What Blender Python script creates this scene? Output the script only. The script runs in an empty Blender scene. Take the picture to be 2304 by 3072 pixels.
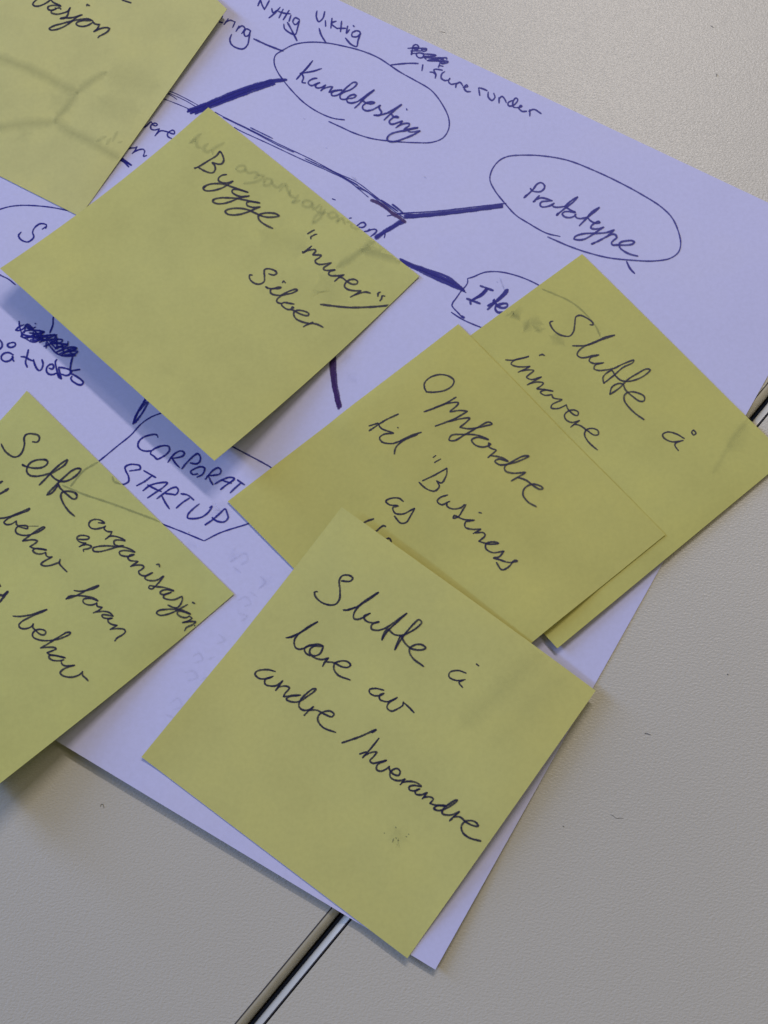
import bpy, math, random
import numpy as np
from mathutils import Vector, Matrix

random.seed(7)
rng = np.random.default_rng(5)
MM = 0.001
sc = bpy.context.scene
COL = sc.collection

# ------------------------------------------------------------------ camera
PW, PH = 2304.0, 3072.0                       # pixel frame of the photograph (3:4)
FPX, PITCH, ROLL, CAMH = 3500.0, math.radians(17.28), math.radians(-4.31), 273.9   # focal in px, height in mm
cp_, sp_, cr_, sr_ = math.cos(PITCH), math.sin(PITCH), math.cos(ROLL), math.sin(ROLL)
FWD = np.array([0, sp_, -cp_]); UP0 = np.array([0, cp_, sp_]); RT0 = np.array([1.0, 0, 0])
RT = cr_*RT0 + sr_*UP0; UPV = -sr_*RT0 + cr_*UP0
CPOS = np.array([0, 0, CAMH])
cam_d = bpy.data.cameras.new("camera")
cam = bpy.data.objects.new("camera", cam_d); COL.objects.link(cam); sc.camera = cam
cam_d.sensor_fit = 'VERTICAL'; cam_d.sensor_height = 24.0; cam_d.lens = 24.0*FPX/PH
cam_d.clip_start = 0.01; cam_d.clip_end = 20
cam.matrix_world = Matrix(((RT[0], UPV[0], -FWD[0], 0), (RT[1], UPV[1], -FWD[1], 0),
                           (RT[2], UPV[2], -FWD[2], CAMH*MM), (0, 0, 0, 1)))

# ------------------------------------------------------------------ light
w = bpy.data.worlds.new("World"); sc.world = w; w.use_nodes = True
w.node_tree.nodes["Background"].inputs[0].default_value = (1.0, 0.93, 0.52, 1)
w.node_tree.nodes["Background"].inputs[1].default_value = 0.145
sc.view_settings.view_transform = 'Standard'; sc.view_settings.look = 'None'
sc.view_settings.exposure = 0.12; sc.view_settings.gamma = 1.0
sc.cycles.transparent_max_bounces = 24

def area(name, pos, target, along, sx, sy, power, color):
    d = bpy.data.lights.new(name, 'AREA'); d.shape = 'RECTANGLE'; d.size = sx; d.size_y = sy
    d.energy = power; d.color = color
    o = bpy.data.objects.new(name, d); COL.objects.link(o)
    z = (Vector(pos)-Vector(target)).normalized()
    x = Vector(along); x = (x - z*x.dot(z)).normalized(); y = z.cross(x)
    o.matrix_world = Matrix(((x.x, y.x, z.x, pos[0]), (x.y, y.y, z.y, pos[1]), (x.z, y.z, z.z, pos[2]), (0, 0, 0, 1)))
    return o
# warm ceiling strip beyond the desk, cool window / panel on the left
area("ceiling_strip_lamp", (0.345, 1.05, 1.09), (0, 0.05, 0), (0.72, -0.70, 0), 0.52, 0.085, 9.2, (1.0, 0.90, 0.80))
area("cool_window_light", (-1.85, 0.68, 1.15), (0, 0.05, 0), (-0.74, 0.67, 0), 2.10, 0.18, 22.0, (0.36, 0.53, 1.0))
area("cool_window_light", (-2.90, 2.10, 1.15), (0, 0.05, 0), (-0.74, 0.67, 0), 2.40, 0.5, 66.0, (0.34, 0.51, 1.0))

area("warm_fill_light", (0.64, 0.46, 1.22), (0.05, 0.05, 0), (1, -0.5, 0), 0.50, 0.30, 1.8, (1.0, 0.85, 0.70))  # added weak warm fill: lifts the right of the desk, softens the shadows

# ------------------------------------------------------------------ projection helpers (mm)
def project(P):
    d = P - CPOS; z = d @ FWD
    return np.stack([PW/2 + FPX*(d @ RT)/z, PH/2 - FPX*(d @ UPV)/z], -1)
def at(px, py, z=0.0):
    """the point of the plane of height z seen at this pixel of the photograph"""
    d = FWD + RT*((px-PW/2)/FPX) - UPV*((py-PH/2)/FPX)
    t = (z-CAMH)/d[2]
    return CPOS + d*t

# ------------------------------------------------------------------ materials
def new_mat(name):
    m = bpy.data.materials.new(name); m.use_nodes = True
    nt = m.node_tree; nt.nodes.clear()
    return m, nt, nt.nodes, nt.links
def N(nodes, t, **kw):
    n = nodes.new(t)
    for k, v in kw.items():
        if k.startswith('i_'):
            n.inputs[k[2:].replace('_', ' ')].default_value = v
        else: setattr(n, k, v)
    return n
def noise(nodes, links, co, scale, detail=3, rough=0.5):
    n = N(nodes, 'ShaderNodeTexNoise'); n.inputs['Scale'].default_value = scale
    n.inputs['Detail'].default_value = detail; n.inputs['Roughness'].default_value = rough
    links.new(co.outputs['Object'], n.inputs['Vector']); return n
def ramp(nodes, links, src, stops):
    r = N(nodes, 'ShaderNodeValToRGB')
    e = r.color_ramp.elements
    e[0].position, e[0].color = stops[0][0], (*stops[0][1], 1)
    e[1].position, e[1].color = stops[-1][0], (*stops[-1][1], 1)
    for p, c in stops[1:-1]:
        q = e.new(p); q.color = (*c, 1)
    links.new(src, r.inputs[0]); return r

def sheet_material(name, base, var, transl, seed, rough=0.75):
    m, nt, nd, ln = new_mat(name)
    out = N(nd, 'ShaderNodeOutputMaterial'); co = N(nd, 'ShaderNodeTexCoord')
    n1 = noise(nd, ln, co, 45+seed, 3, 0.55)
    b = np.array(base)
    r1 = ramp(nd, ln, n1.outputs['Fac'], [(0.32, tuple(b*(1-var))), (0.5, tuple(b)), (0.68, tuple(np.minimum(b*(1+var*0.8), 0.98)*np.array([1.0, 0.995, 0.97])))])
    n2 = noise(nd, ln, co, 900, 2, 0.6)
    mx = N(nd, 'ShaderNodeMixRGB', blend_type='MULTIPLY'); mx.inputs[0].default_value = 1
    r2 = ramp(nd, ln, n2.outputs['Fac'], [(0.3, (0.955, 0.955, 0.95)), (0.7, (1.0, 1.0, 1.0))])
    ln.new(r1.outputs[0], mx.inputs[1]); ln.new(r2.outputs[0], mx.inputs[2])
    n3 = noise(nd, ln, co, 2200, 2, 0.6)
    bp = N(nd, 'ShaderNodeBump'); bp.inputs['Strength'].default_value = 0.25; bp.inputs['Distance'].default_value = 0.00003
    ln.new(n3.outputs['Fac'], bp.inputs['Height'])
    p = N(nd, 'ShaderNodeBsdfPrincipled'); p.inputs['Roughness'].default_value = rough
    p.inputs['Specular IOR Level'].default_value = 0.12
    ln.new(mx.outputs[0], p.inputs['Base Color']); ln.new(bp.outputs[0], p.inputs['Normal'])
    t = N(nd, 'ShaderNodeBsdfTranslucent'); ln.new(mx.outputs[0], t.inputs['Color'])
    ms = N(nd, 'ShaderNodeMixShader'); ms.inputs[0].default_value = transl
    ln.new(p.outputs[0], ms.inputs[1]); ln.new(t.outputs[0], ms.inputs[2])
    ln.new(ms.outputs[0], out.inputs['Surface'])
    return m

def ink_material(name, color, strength=1.0, grain=0.25, rough=0.5):
    m, nt, nd, ln = new_mat(name)
    out = N(nd, 'ShaderNodeOutputMaterial'); co = N(nd, 'ShaderNodeTexCoord')
    at_ = N(nd, 'ShaderNodeAttribute', attribute_name='ink')
    n1 = noise(nd, ln, co, 2600, 2, 0.6)
    r1 = ramp(nd, ln, n1.outputs['Fac'], [(0.35, (1-grain,)*3), (0.6, (1, 1, 1))])
    mu = N(nd, 'ShaderNodeMath', operation='MULTIPLY'); ln.new(at_.outputs['Fac'], mu.inputs[0]); ln.new(r1.outputs[0], mu.inputs[1])
    mu2 = N(nd, 'ShaderNodeMath', operation='MULTIPLY'); ln.new(mu.outputs[0], mu2.inputs[0]); mu2.inputs[1].default_value = strength
    p = N(nd, 'ShaderNodeBsdfPrincipled'); p.inputs['Base Color'].default_value = (*color, 1); p.inputs['Roughness'].default_value = rough
    p.inputs['Specular IOR Level'].default_value = 0.25
    tr = N(nd, 'ShaderNodeBsdfTransparent'); ms = N(nd, 'ShaderNodeMixShader')
    ln.new(mu2.outputs[0], ms.inputs[0]); ln.new(tr.outputs[0], ms.inputs[1]); ln.new(p.outputs[0], ms.inputs[2])
    ln.new(ms.outputs[0], out.inputs['Surface'])
    return m

def desk_material():
    m, nt, nd, ln = new_mat("grained_laminate")
    out = N(nd, 'ShaderNodeOutputMaterial'); co = N(nd, 'ShaderNodeTexCoord')
    n1 = noise(nd, ln, co, 9, 3, 0.5)
    r1 = ramp(nd, ln, n1.outputs['Fac'], [(0.3, (0.445, 0.428, 0.400)), (0.7, (0.475, 0.458, 0.430))])
    n0 = noise(nd, ln, co, 1500, 2, 0.6)
    r0 = ramp(nd, ln, n0.outputs['Fac'], [(0.3, (0.96, 0.96, 0.96)), (0.7, (1, 1, 1))])
    mx = N(nd, 'ShaderNodeMixRGB', blend_type='MULTIPLY'); mx.inputs[0].default_value = 1
    ln.new(r1.outputs[0], mx.inputs[1]); ln.new(r0.outputs[0], mx.inputs[2])
    # leathery grain: stretched cells about a millimetre across
    mp = N(nd, 'ShaderNodeMapping'); mp.inputs['Scale'].default_value = (1.0, 1.5, 1.0); mp.inputs['Rotation'].default_value = (0, 0, 0.3)
    ln.new(co.outputs['Object'], mp.inputs[0])
    na = N(nd, 'ShaderNodeTexNoise'); na.inputs['Scale'].default_value = 1450; na.inputs['Detail'].default_value = 2; na.inputs['Roughness'].default_value = 0.55
    na.inputs['Distortion'].default_value = 0.3
    ln.new(mp.outputs[0], na.inputs['Vector'])
    bp = N(nd, 'ShaderNodeBump'); bp.inputs['Strength'].default_value = 0.52; bp.inputs['Distance'].default_value = 0.00022
    ln.new(na.outputs['Fac'], bp.inputs['Height'])
    p = N(nd, 'ShaderNodeBsdfPrincipled'); p.inputs['Roughness'].default_value = 0.34; p.inputs['Specular IOR Level'].default_value = 0.38
    ln.new(mx.outputs[0], p.inputs['Base Color']); ln.new(bp.outputs[0], p.inputs['Normal'])
    ln.new(p.outputs[0], out.inputs['Surface'])
    return m

def plain(name, color, rough, spec=0.5, scale=300, var=0.08, metallic=0):
    m, nt, nd, ln = new_mat(name)
    out = N(nd, 'ShaderNodeOutputMaterial'); co = N(nd, 'ShaderNodeTexCoord')
    n1 = noise(nd, ln, co, scale, 3)
    b = np.array(color)
    r1 = ramp(nd, ln, n1.outputs['Fac'], [(0.3, tuple(b*(1-var))), (0.7, tuple(b))])
    p = N(nd, 'ShaderNodeBsdfPrincipled'); p.inputs['Roughness'].default_value = rough; p.inputs['Specular IOR Level'].default_value = spec
    p.inputs['Metallic'].default_value = metallic
    ln.new(r1.outputs[0], p.inputs['Base Color']); ln.new(p.outputs[0], out.inputs['Surface'])
    return m

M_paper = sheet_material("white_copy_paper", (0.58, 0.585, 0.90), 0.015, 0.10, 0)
NOTE_COL = (0.69, 0.675, 0.265)
M_note = {k: sheet_material("yellow_note_paper_"+k, c, 0.045, 0.30, s) for k, c, s in (
    ('a', NOTE_COL, 1), ('b', (0.655, 0.625, 0.215), 7), ('c', (0.66, 0.64, 0.225), 13),
    ('d', (0.665, 0.66, 0.265), 19), ('e', (0.65, 0.665, 0.265), 23), ('f', (0.72, 0.70, 0.32), 29))}
INK = ink_material("black_blue_ballpoint", (0.012, 0.012, 0.055), 0.97)
INKP = ink_material("blue_ballpoint", (0.006, 0.008, 0.24), 1.0, 0.2)
INKV = ink_material("violet_marker", (0.035, 0.008, 0.14), 0.97, 0.2)
GHOST = ink_material("show_through", (0.17, 0.20, 0.12), 1.0, 0.25, 0.9)
SMUDGE = ink_material("graphite_smudge", (0.16, 0.18, 0.40), 1.0, 0.7, 0.9)
M_desk = desk_material()
M_band = plain("edge_band_plastic", (0.50, 0.47, 0.41), 0.34, 0.6)
M_seam = plain("glue_seam", (0.03, 0.03, 0.045), 0.7)
M_floor = plain("dark_carpet", (0.03, 0.03, 0.035), 0.95, 0.1, 60, 0.4)
M_lint = plain("dark_lint", (0.10, 0.09, 0.09), 0.9)

# ------------------------------------------------------------------ mesh helpers
def link_mesh(name, verts, faces, mat, parent=None, smooth=True):
    me = bpy.data.meshes.new(name)
    me.from_pydata([tuple(v) for v in verts], [], faces)
    if smooth: me.polygons.foreach_set('use_smooth', [True]*len(me.polygons))
    me.materials.append(mat); me.update()
    o = bpy.data.objects.new(name, me); COL.objects.link(o)
    if parent is not None: o.parent = parent
    return o
def tag(o, label=None, cat=None, group=None, kind=None):
    for k, v in (('label', label), ('category', cat), ('group', group), ('kind', kind)):
        if v: o[k] = v
    return o

# ------------------------------------------------------------------ desks with the gap between them
# the joint, measured on the photograph: seam | band | gap | band | seam
def line_world(p, q):
    a, b = at(*p)[:2], at(*q)[:2]
    return a, b
gA, gB = line_world((708, 3070), (2304, 1150))
hA, hB = line_world((801, 3072), (2304, 1223))
ax = (gB-gA)/np.linalg.norm(gB-gA)            # along the joint, up the picture
nx = np.array([ax[1], -ax[0]])                # across, to the lower right
o0 = gA
wtot = 0.5*(((hA-o0) @ nx)+((hB-o0) @ nx))    # distance between the two seams
wl, wg = wtot*0.42, wtot*0.25
wr = wtot-wl-wg
def jp(s, t, z):                              # joint frame -> world metres
    p = o0+ax*s+nx*t
    return (p[0]*MM, p[1]*MM, z*MM)
def extrude(profile, s0, s1, name, mat, parent, smooth=False):
    n = len(profile); V = [jp(s0, t, z) for t, z in profile]+[jp(s1, t, z) for t, z in profile]
    F = [(i, (i+1) % n, n+(i+1) % n, n+i) for i in range(n)]+[tuple(range(n))[::-1], tuple(range(n, 2*n))]
    return link_mesh(name, V, F, mat, parent, smooth)
S0, S1 = -420.0, 780.0
def desk(side, label):
    # side -1: upper left desk, +1: lower right desk
    e = bpy.data.objects.new("desk", None); COL.objects.link(e)
    c = jp(180, side*300, -735); e.location = c
    tag(e, label, "desk", "office desks pushed together")
    if side < 0:
        t_top, t_band, t_out, sgn = -620.0, 0.0, wl, 1
    else:
        t_top, t_band, t_out, sgn = wtot+620.0, wtot, wtot-wr, -1
    parts = []
    parts.append(extrude([(t_top, 0), (t_band-sgn*0.22, 0), (t_band-sgn*0.22, -25), (t_top, -25)], S0, S1, "tabletop", M_desk, None))
    parts.append(extrude([(t_band-sgn*0.22, 0.012), (t_band+sgn*0.05, 0.012), (t_band+sgn*0.05, -25), (t_band-sgn*0.22, -25)], S0, S1, "glue_seam", M_seam, None))
    wb = abs(t_out-t_band); r = 2.0
    prof = [(t_band+sgn*0.05, 0.0)]
    for k in range(0, 11):
        a = math.radians(90*k/10)
        prof.append((t_out-sgn*r+sgn*r*math.sin(a), -r+r*math.cos(a)))
    prof += [(t_out, -25), (t_band+sgn*0.05, -25)]
    parts.append(extrude(prof, S0, S1, "edge_band", M_band, None, True))
    for s in (S0+60, S1-60):
        for t in ((t_top+40 if side < 0 else t_top-40), (t_band-sgn*40)):
            b = [(t-20, -25.0), (t+20, -25.0), (t+20, -730), (t-20, -730)]
            n4 = [jp(s-20, tt, zz) for tt, zz in b]+[jp(s+20, tt, zz) for tt, zz in b]
            parts.append(link_mesh("leg", n4, [(0, 1, 2, 3), (7, 6, 5, 4), (0, 4, 5, 1), (1, 5, 6, 2), (2, 6, 7, 3), (3, 7, 4, 0)], M_band, None, False))
    inv = Matrix.Translation(Vector(c)).inverted()
    for p in parts:
        p.parent = e; p.matrix_parent_inverse = inv
        for poly in p.data.polygons:
            if p.name.startswith("edge_band") and abs(poly.normal.z) < 0.001: poly.use_smooth = False
    return e
desk(-1, "pale grained desk on the upper left side of the dark joint")
desk(1, "pale grained desk on the lower right side of the dark joint")
fl = link_mesh("floor", [(-2.5, -2.5, -0.733), (2.5, -2.5, -0.733), (2.5, 2.5, -0.733), (-2.5, 2.5, -0.733)], [(0, 1, 2, 3)], M_floor, None, False)
tag(fl, kind="structure")

# ------------------------------------------------------------------ stacked sheets
G0, GN = -260, 620                              # height raster, 1 mm cells
HR = np.zeros((GN, GN))
def raster_sample(R, x, y):
    fx = np.clip(x-G0, 0, GN-2.001); fy = np.clip(y-G0, 0, GN-2.001)
    ix, iy = fx.astype(int), fy.astype(int); a, b = fx-ix, fy-iy
    return (R[iy, ix]*(1-a)+R[iy, ix+1]*a)*(1-b)+(R[iy+1, ix]*(1-a)+R[iy+1, ix+1]*a)*b
def dilate_blur(R, d, b):
    Q = R.copy()
    for _ in range(d):
        Q = np.maximum.reduce([Q, np.roll(Q, 1, 0), np.roll(Q, -1, 0), np.roll(Q, 1, 1), np.roll(Q, -1, 1)])
    for _ in range(b):
        Q = (Q*2+np.roll(Q, 1, 0)+np.roll(Q, -1, 0)+np.roll(Q, 1, 1)+np.roll(Q, -1, 1))/6
    return Q
class Sheet:
    """u runs along the upper edge T->R, v from that edge down to L->B; corners given on the photograph or in mm"""
    def __init__(s, corners, hfun, nu, nv, gap=0.25, bow=0.0, soft=(4, 6)):
        global HR
        Q = np.maximum(dilate_blur(HR, *soft), dilate_blur(HR, 3, 3))
        uv = {'T': (0, 0), 'R': (1, 0), 'B': (1, 1), 'L': (0, 1)}
        P = {}
        def base(k, x, y):
            u, v = uv[k]; return max(hfun(u, v), raster_sample(Q, np.array([x]), np.array([y]))[0]+gap)
        def solve(k, px):
            z = 1.0
            for _ in range(6):
                p = at(px[0], px[1], z); z = base(k, p[0], p[1])
            return at(px[0], px[1], z)
        for k, c in corners.items():
            if len(c) == 2: P[k] = solve(k, c)
        for k, c in corners.items():
            if len(c) == 3:                     # (from corner, pixel on the edge, length)
                fr, px, L = c
                p = at(px[0], px[1], 0.5*P[fr][2]+0.5*hfun(*uv[k])*0.6); d = p[:2]-P[fr][:2]; d /= np.linalg.norm(d)
                xy = P[fr][:2]+d*L; P[k] = np.array([xy[0], xy[1], base(k, *xy)])
        s.P = P; s.nu, s.nv = nu, nv
        U, V = np.meshgrid(np.linspace(0, 1, nu+1), np.linspace(0, 1, nv+1))
        XY = sum(wt[..., None]*P[k][:2] for k, wt in (('T', (1-U)*(1-V)), ('R', U*(1-V)), ('B', U*V), ('L', (1-U)*V)))
        if bow:
            dn = (P['L'][:2]-P['T'][:2]); dn /= np.linalg.norm(dn)
            XY = XY+(bow*4*U*(1-U)*(1-V)**2)[..., None]*dn
        Z = np.vectorize(hfun)(U, V)
        if nu < 60:                                # gentle waves of a note that has been peeled and stuck down
            k = rng.uniform(0, 6.28, 4)
            wv = 1.0+0.55*np.sin(5.2*U+2.6*V+k[0])+0.45*np.sin(6.8*V-3.1*U+k[1])+0.25*np.sin(11*U+k[2])*np.sin(9*V+k[3])
            Z = Z+0.42*wv*(1-(2*U-1)**6)*(1-(2*V-1)**6)
        else:
            Z = Z+0.22*(1+np.sin(7*U+9*V))*(1-(2*U-1)**8)*(1-(2*V-1)**8)
        Z = np.maximum(Z, raster_sample(Q, XY[..., 0], XY[..., 1])+gap)
        s.G = np.dstack([XY, Z])
        # write into the raster
        R2 = HR.copy()
        uu, vv = np.meshgrid(np.linspace(0, 1, 700), np.linspace(0, 1, 700))
        S = s.surf(uu.ravel(), vv.ravel())
        ix = np.round(S[:, 0]-G0).astype(int); iy = np.round(S[:, 1]-G0).astype(int)
        ok = (ix >= 0) & (ix < GN) & (iy >= 0) & (iy < GN)
        np.maximum.at(R2, (iy[ok], ix[ok]), S[ok, 2])
        HR = R2
    def surf(s, u, v):
        fu = np.clip(u*s.nu, 0, s.nu-1e-6); fv = np.clip(v*s.nv, 0, s.nv-1e-6)
        iu, iv = fu.astype(int), fv.astype(int); a, b = (u*s.nu-iu)[:, None], (v*s.nv-iv)[:, None]
        G = s.G
        return (G[iv, iu]*(1-a)+G[iv, iu+1]*a)*(1-b)+(G[iv+1, iu]*(1-a)+G[iv+1, iu+1]*a)*b
    def build(s, name, mat, thick):
        nu, nv = s.nu, s.nv; top = s.G.reshape(-1, 3)*MM; bot = top-np.array([0, 0, thick*MM])
        V = np.vstack([top, bot]); K = len(top); F = []
        idx = lambda i, j: i*(nu+1)+j
        for i in range(nv):
            for j in range(nu):
                a, b, c, d = idx(i, j), idx(i, j+1), idx(i+1, j+1), idx(i+1, j)
                F.append((a, d, c, b)); F.append((K+a, K+b, K+c, K+d))
        ring = [idx(0, j) for j in range(nu+1)]+[idx(i, nu) for i in range(1, nv+1)]+[idx(nv, j) for j in range(nu-1, -1, -1)]+[idx(i, 0) for i in range(nv-1, 0, -1)]
        m = len(ring); V = np.vstack([V, top[ring], bot[ring]]); b0 = 2*K      # the cut edge has vertices of its own, so it shades crisply
        for i in range(m):
            j = (i+1) % m; F.append((b0+i, b0+j, b0+m+j, b0+m+i))
        base = s.P['T']*MM if name != 'paper_sheet' else s.P['B']*MM
        base = np.array([base[0], base[1], min(base[2], 0.002)])
        o = link_mesh(name, V-base, F, mat); o.location = base
        nt = 2*nu*nv
        for p in list(o.data.polygons)[nt:]: p.use_smooth = False
        s.obj = o; s.base = base
        return o
    def find(s, px):                            # pixels of the photograph -> (u, v)
        px = np.asarray(px, float); n = len(px); u = np.full(n, .5); v = np.full(n, .5); e = 1e-3
        for _ in range(14):
            p0 = project(s.surf(u, v)); pu = project(s.surf(u+e, v)); pv = project(s.surf(u, v+e))
            J = np.stack([(pu-p0)/e, (pv-p0)/e], -1); r = px-p0
            det = J[:, 0, 0]*J[:, 1, 1]-J[:, 0, 1]*J[:, 1, 0]
            du = (r[:, 0]*J[:, 1, 1]-r[:, 1]*J[:, 0, 1])/det; dv = (J[:, 0, 0]*r[:, 1]-J[:, 1, 0]*r[:, 0])/det
            u = u+np.clip(du, -.4, .4); v = v+np.clip(dv, -.4, .4)
        return u, v

def paper_h(u, v):
    return 0.28 + 1.75*max(0, (v-0.62)/0.38)**1.6*(0.85+0.15*math.cos(u*9)) + 0.25*math.exp(-((v-.3)/.12)**2)
# paper: T..R is the upper edge of the photo, R..B the right edge
H = {}
H['paper'] = Sheet({'R': (2534, 716), 'B': (1306, 2909), 'T': ('R', (1014, 0), 297.0), 'L': ('B', (181, 2229), 297.0)},
                   lambda u, v: paper_h(u, v), 110, 90, gap=0.0, bow=0.0)
# the sheet's long side runs up-left; v runs from the upper edge (0) to the lower edge (1)
H['F'] = Sheet({'R': (681, 27), 'B': (239, 649), 'T': ('R', (646, 0), 76.0), 'L': ('B', (0, 529), 76.0)},
               lambda u, v: 0.6+1.5*u*u*(1-v)**0.7+0.8*(1-v), 36, 36)
H['C'] = Sheet({'T': (1746, 762), 'R': (2365, 1372), 'B': (1672, 1945), 'L': ('T', (1413, 1006), 76.0)},
               lambda u, v: 0.55+0.9*v*v+0.6*u*u, 36, 36)
H['B'] = Sheet({'T': (1375, 972), 'R': (1996, 1604), 'L': (683, 1504), 'B': (1322, 2152)},
               lambda u, v: 0.9+2.2*math.exp(-((v-.52)/.24)**2)*u**3+0.5*u*u*(1-v), 36, 36)
H['D'] = Sheet({'T': (625, 322), 'R': (1258, 828), 'B': (643, 1382), 'L': (0, 805)},
               lambda u, v: 0.75+7.4*v**2.2-0.9*v*(1-v)*u+0.7*u*u*(1-v), 40, 40)
H['E'] = Sheet({'T': (80, 1172), 'R': (702, 1782), 'B': ('R', (0, 2376), 77.0), 'L': ('T', (0, 1238), 77.0)},
               lambda u, v: 0.7+10.8*v**1.45, 40, 40)
H['A'] = Sheet({'T': (1025, 1521), 'R': (1787, 2072), 'B': (1222, 2875), 'L': (424, 2271)},
               lambda u, v: 0.9+4.4*(1-v)**2.2*(1-.55*u**3)+0.5*v*v+8.0*u**3*v*(1-v), 40, 40, soft=(8, 160))

note_info = {
 'F': ("yellow sticky note in the top left corner ending in the word vasjon", 'f'),
 'C': ("yellow sticky note reading Slutte å innovere, its right corner out over the desk joint", 'c'),
 'B': ("yellow sticky note reading Oppfordre til Business as, lying over the innovere note", 'b'),
 'D': ("yellow sticky note reading Bygge murer Silver, its lower edge curling up", 'd'),
 'E': ("yellow sticky note at the left edge reading Sette organisasjonen behov foran behov, lower edge lifted", 'e'),
 'A': ("frontmost yellow sticky note reading Slutte å lære av andre / hverandre", 'a')}
p = H['paper'].build("paper_sheet", M_paper, 0.11)
tag(p, "white sheet with a blue ballpoint mind map, lying under all the yellow sticky notes", "paper")
for k in 'FCBDEA':
    o = H[k].build("sticky_note", M_note[note_info[k][1]], 0.12)
    tag(o, note_info[k][0], "sticky note", "yellow sticky notes with handwriting")

# ------------------------------------------------------------------ handwriting: each word a thin layer of ink on its sheet
FR = {'P0': (0, 0, 1.0), 'K1': (0, 0, 2.07375), 'K2': (700, 0, 1.659), 'K3': (1400, 400, 1.8352), 'K4': (0, 500, 2.37), 'K5': (500, 300, 2.07375),
      'K6': (1200, 750, 1.5027), 'K7': (0, 1150, 2.07375), 'K9': (300, 1000, 2.07375), 'K10': (1000, 1450, 1.8433),
      'K11': (1900, 1000, 4.1064), 'K13': (1050, 1050, 2.37), 'K16': (700, 1700, 2.765), 'K17': (1000, 2050, 3.318),
      'K18': (0, 1500, 4.1475), 'K19': (1500, 900, 2.765), 'K20': (600, 0, 2.765), 'K21': (1150, 50, 2.765),
      'M1': (80, 0, 5.184), 'M2': (340, 270, 6.381), 'M3': (560, 430, 5.53), 'M4': (880, 660, 5.184), 'M5': (720, 780, 5.925),
      'M6': (860, 170, 3.770), 'M7': (1540, 530, 4.1475), 'N1': (1350, 780, 6.636), 'N2': (0, 940, 5.925), 'N3': (0, 1280, 6.381),
      'N4': (230, 1540, 4.254), 'N5': (0, 1730, 5.53), 'N6': (340, 1280, 3.95), 'N7': (960, 600, 5.925), 'N8': (1200, 100, 6.636)}
def parse(fr, txt):
    ox, oy, s = FR[fr]; out = []
    for st in txt.split(';'):
        pts = [tuple(map(float, q.split(','))) for q in st.split()]
        if not pts: continue
        P = np.array(pts)/s+np.array([ox, oy])
        if len(P) == 1: P = np.vstack([P, P+[1.5, 1]])
        out.append(P)
    return out
def smooth_curve(P, step):
    if len(P) == 2:
        L = np.linalg.norm(P[1]-P[0]); n = max(3, int(L/step)); t = np.linspace(0, 1, n)[:, None]
        return P[0]*(1-t)+P[1]*t
    E = np.vstack([2*P[0]-P[1], P, 2*P[-1]-P[-2]]); out = []
    for i in range(1, len(E)-2):
        a, b, c, d = E[i-1:i+3]
        # centripetal Catmull-Rom
        t0 = 0; t1 = t0+max(np.linalg.norm(b-a), 1e-3)**.5; t2 = t1+max(np.linalg.norm(c-b), 1e-3)**.5; t3 = t2+max(np.linalg.norm(d-c), 1e-3)**.5
        n = max(2, int(np.linalg.norm(c-b)/step)); t = np.linspace(t1, t2, n, endpoint=False)[:, None]
        A1 = (t1-t)/(t1-t0)*a+(t-t0)/(t1-t0)*b; A2 = (t2-t)/(t2-t1)*b+(t-t1)/(t2-t1)*c; A3 = (t3-t)/(t3-t2)*c+(t-t2)/(t3-t2)*d
        B1 = (t2-t)/(t2-t0)*A1+(t-t0)/(t2-t0)*A2; B2 = (t3-t)/(t3-t1)*A2+(t-t1)/(t3-t1)*A3
        out.append((t2-t)/(t2-t1)*B1+(t-t1)/(t2-t1)*B2)
    out.append(P[-1:])
    return np.vstack(out)
LIFT = {'n': 0}
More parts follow.
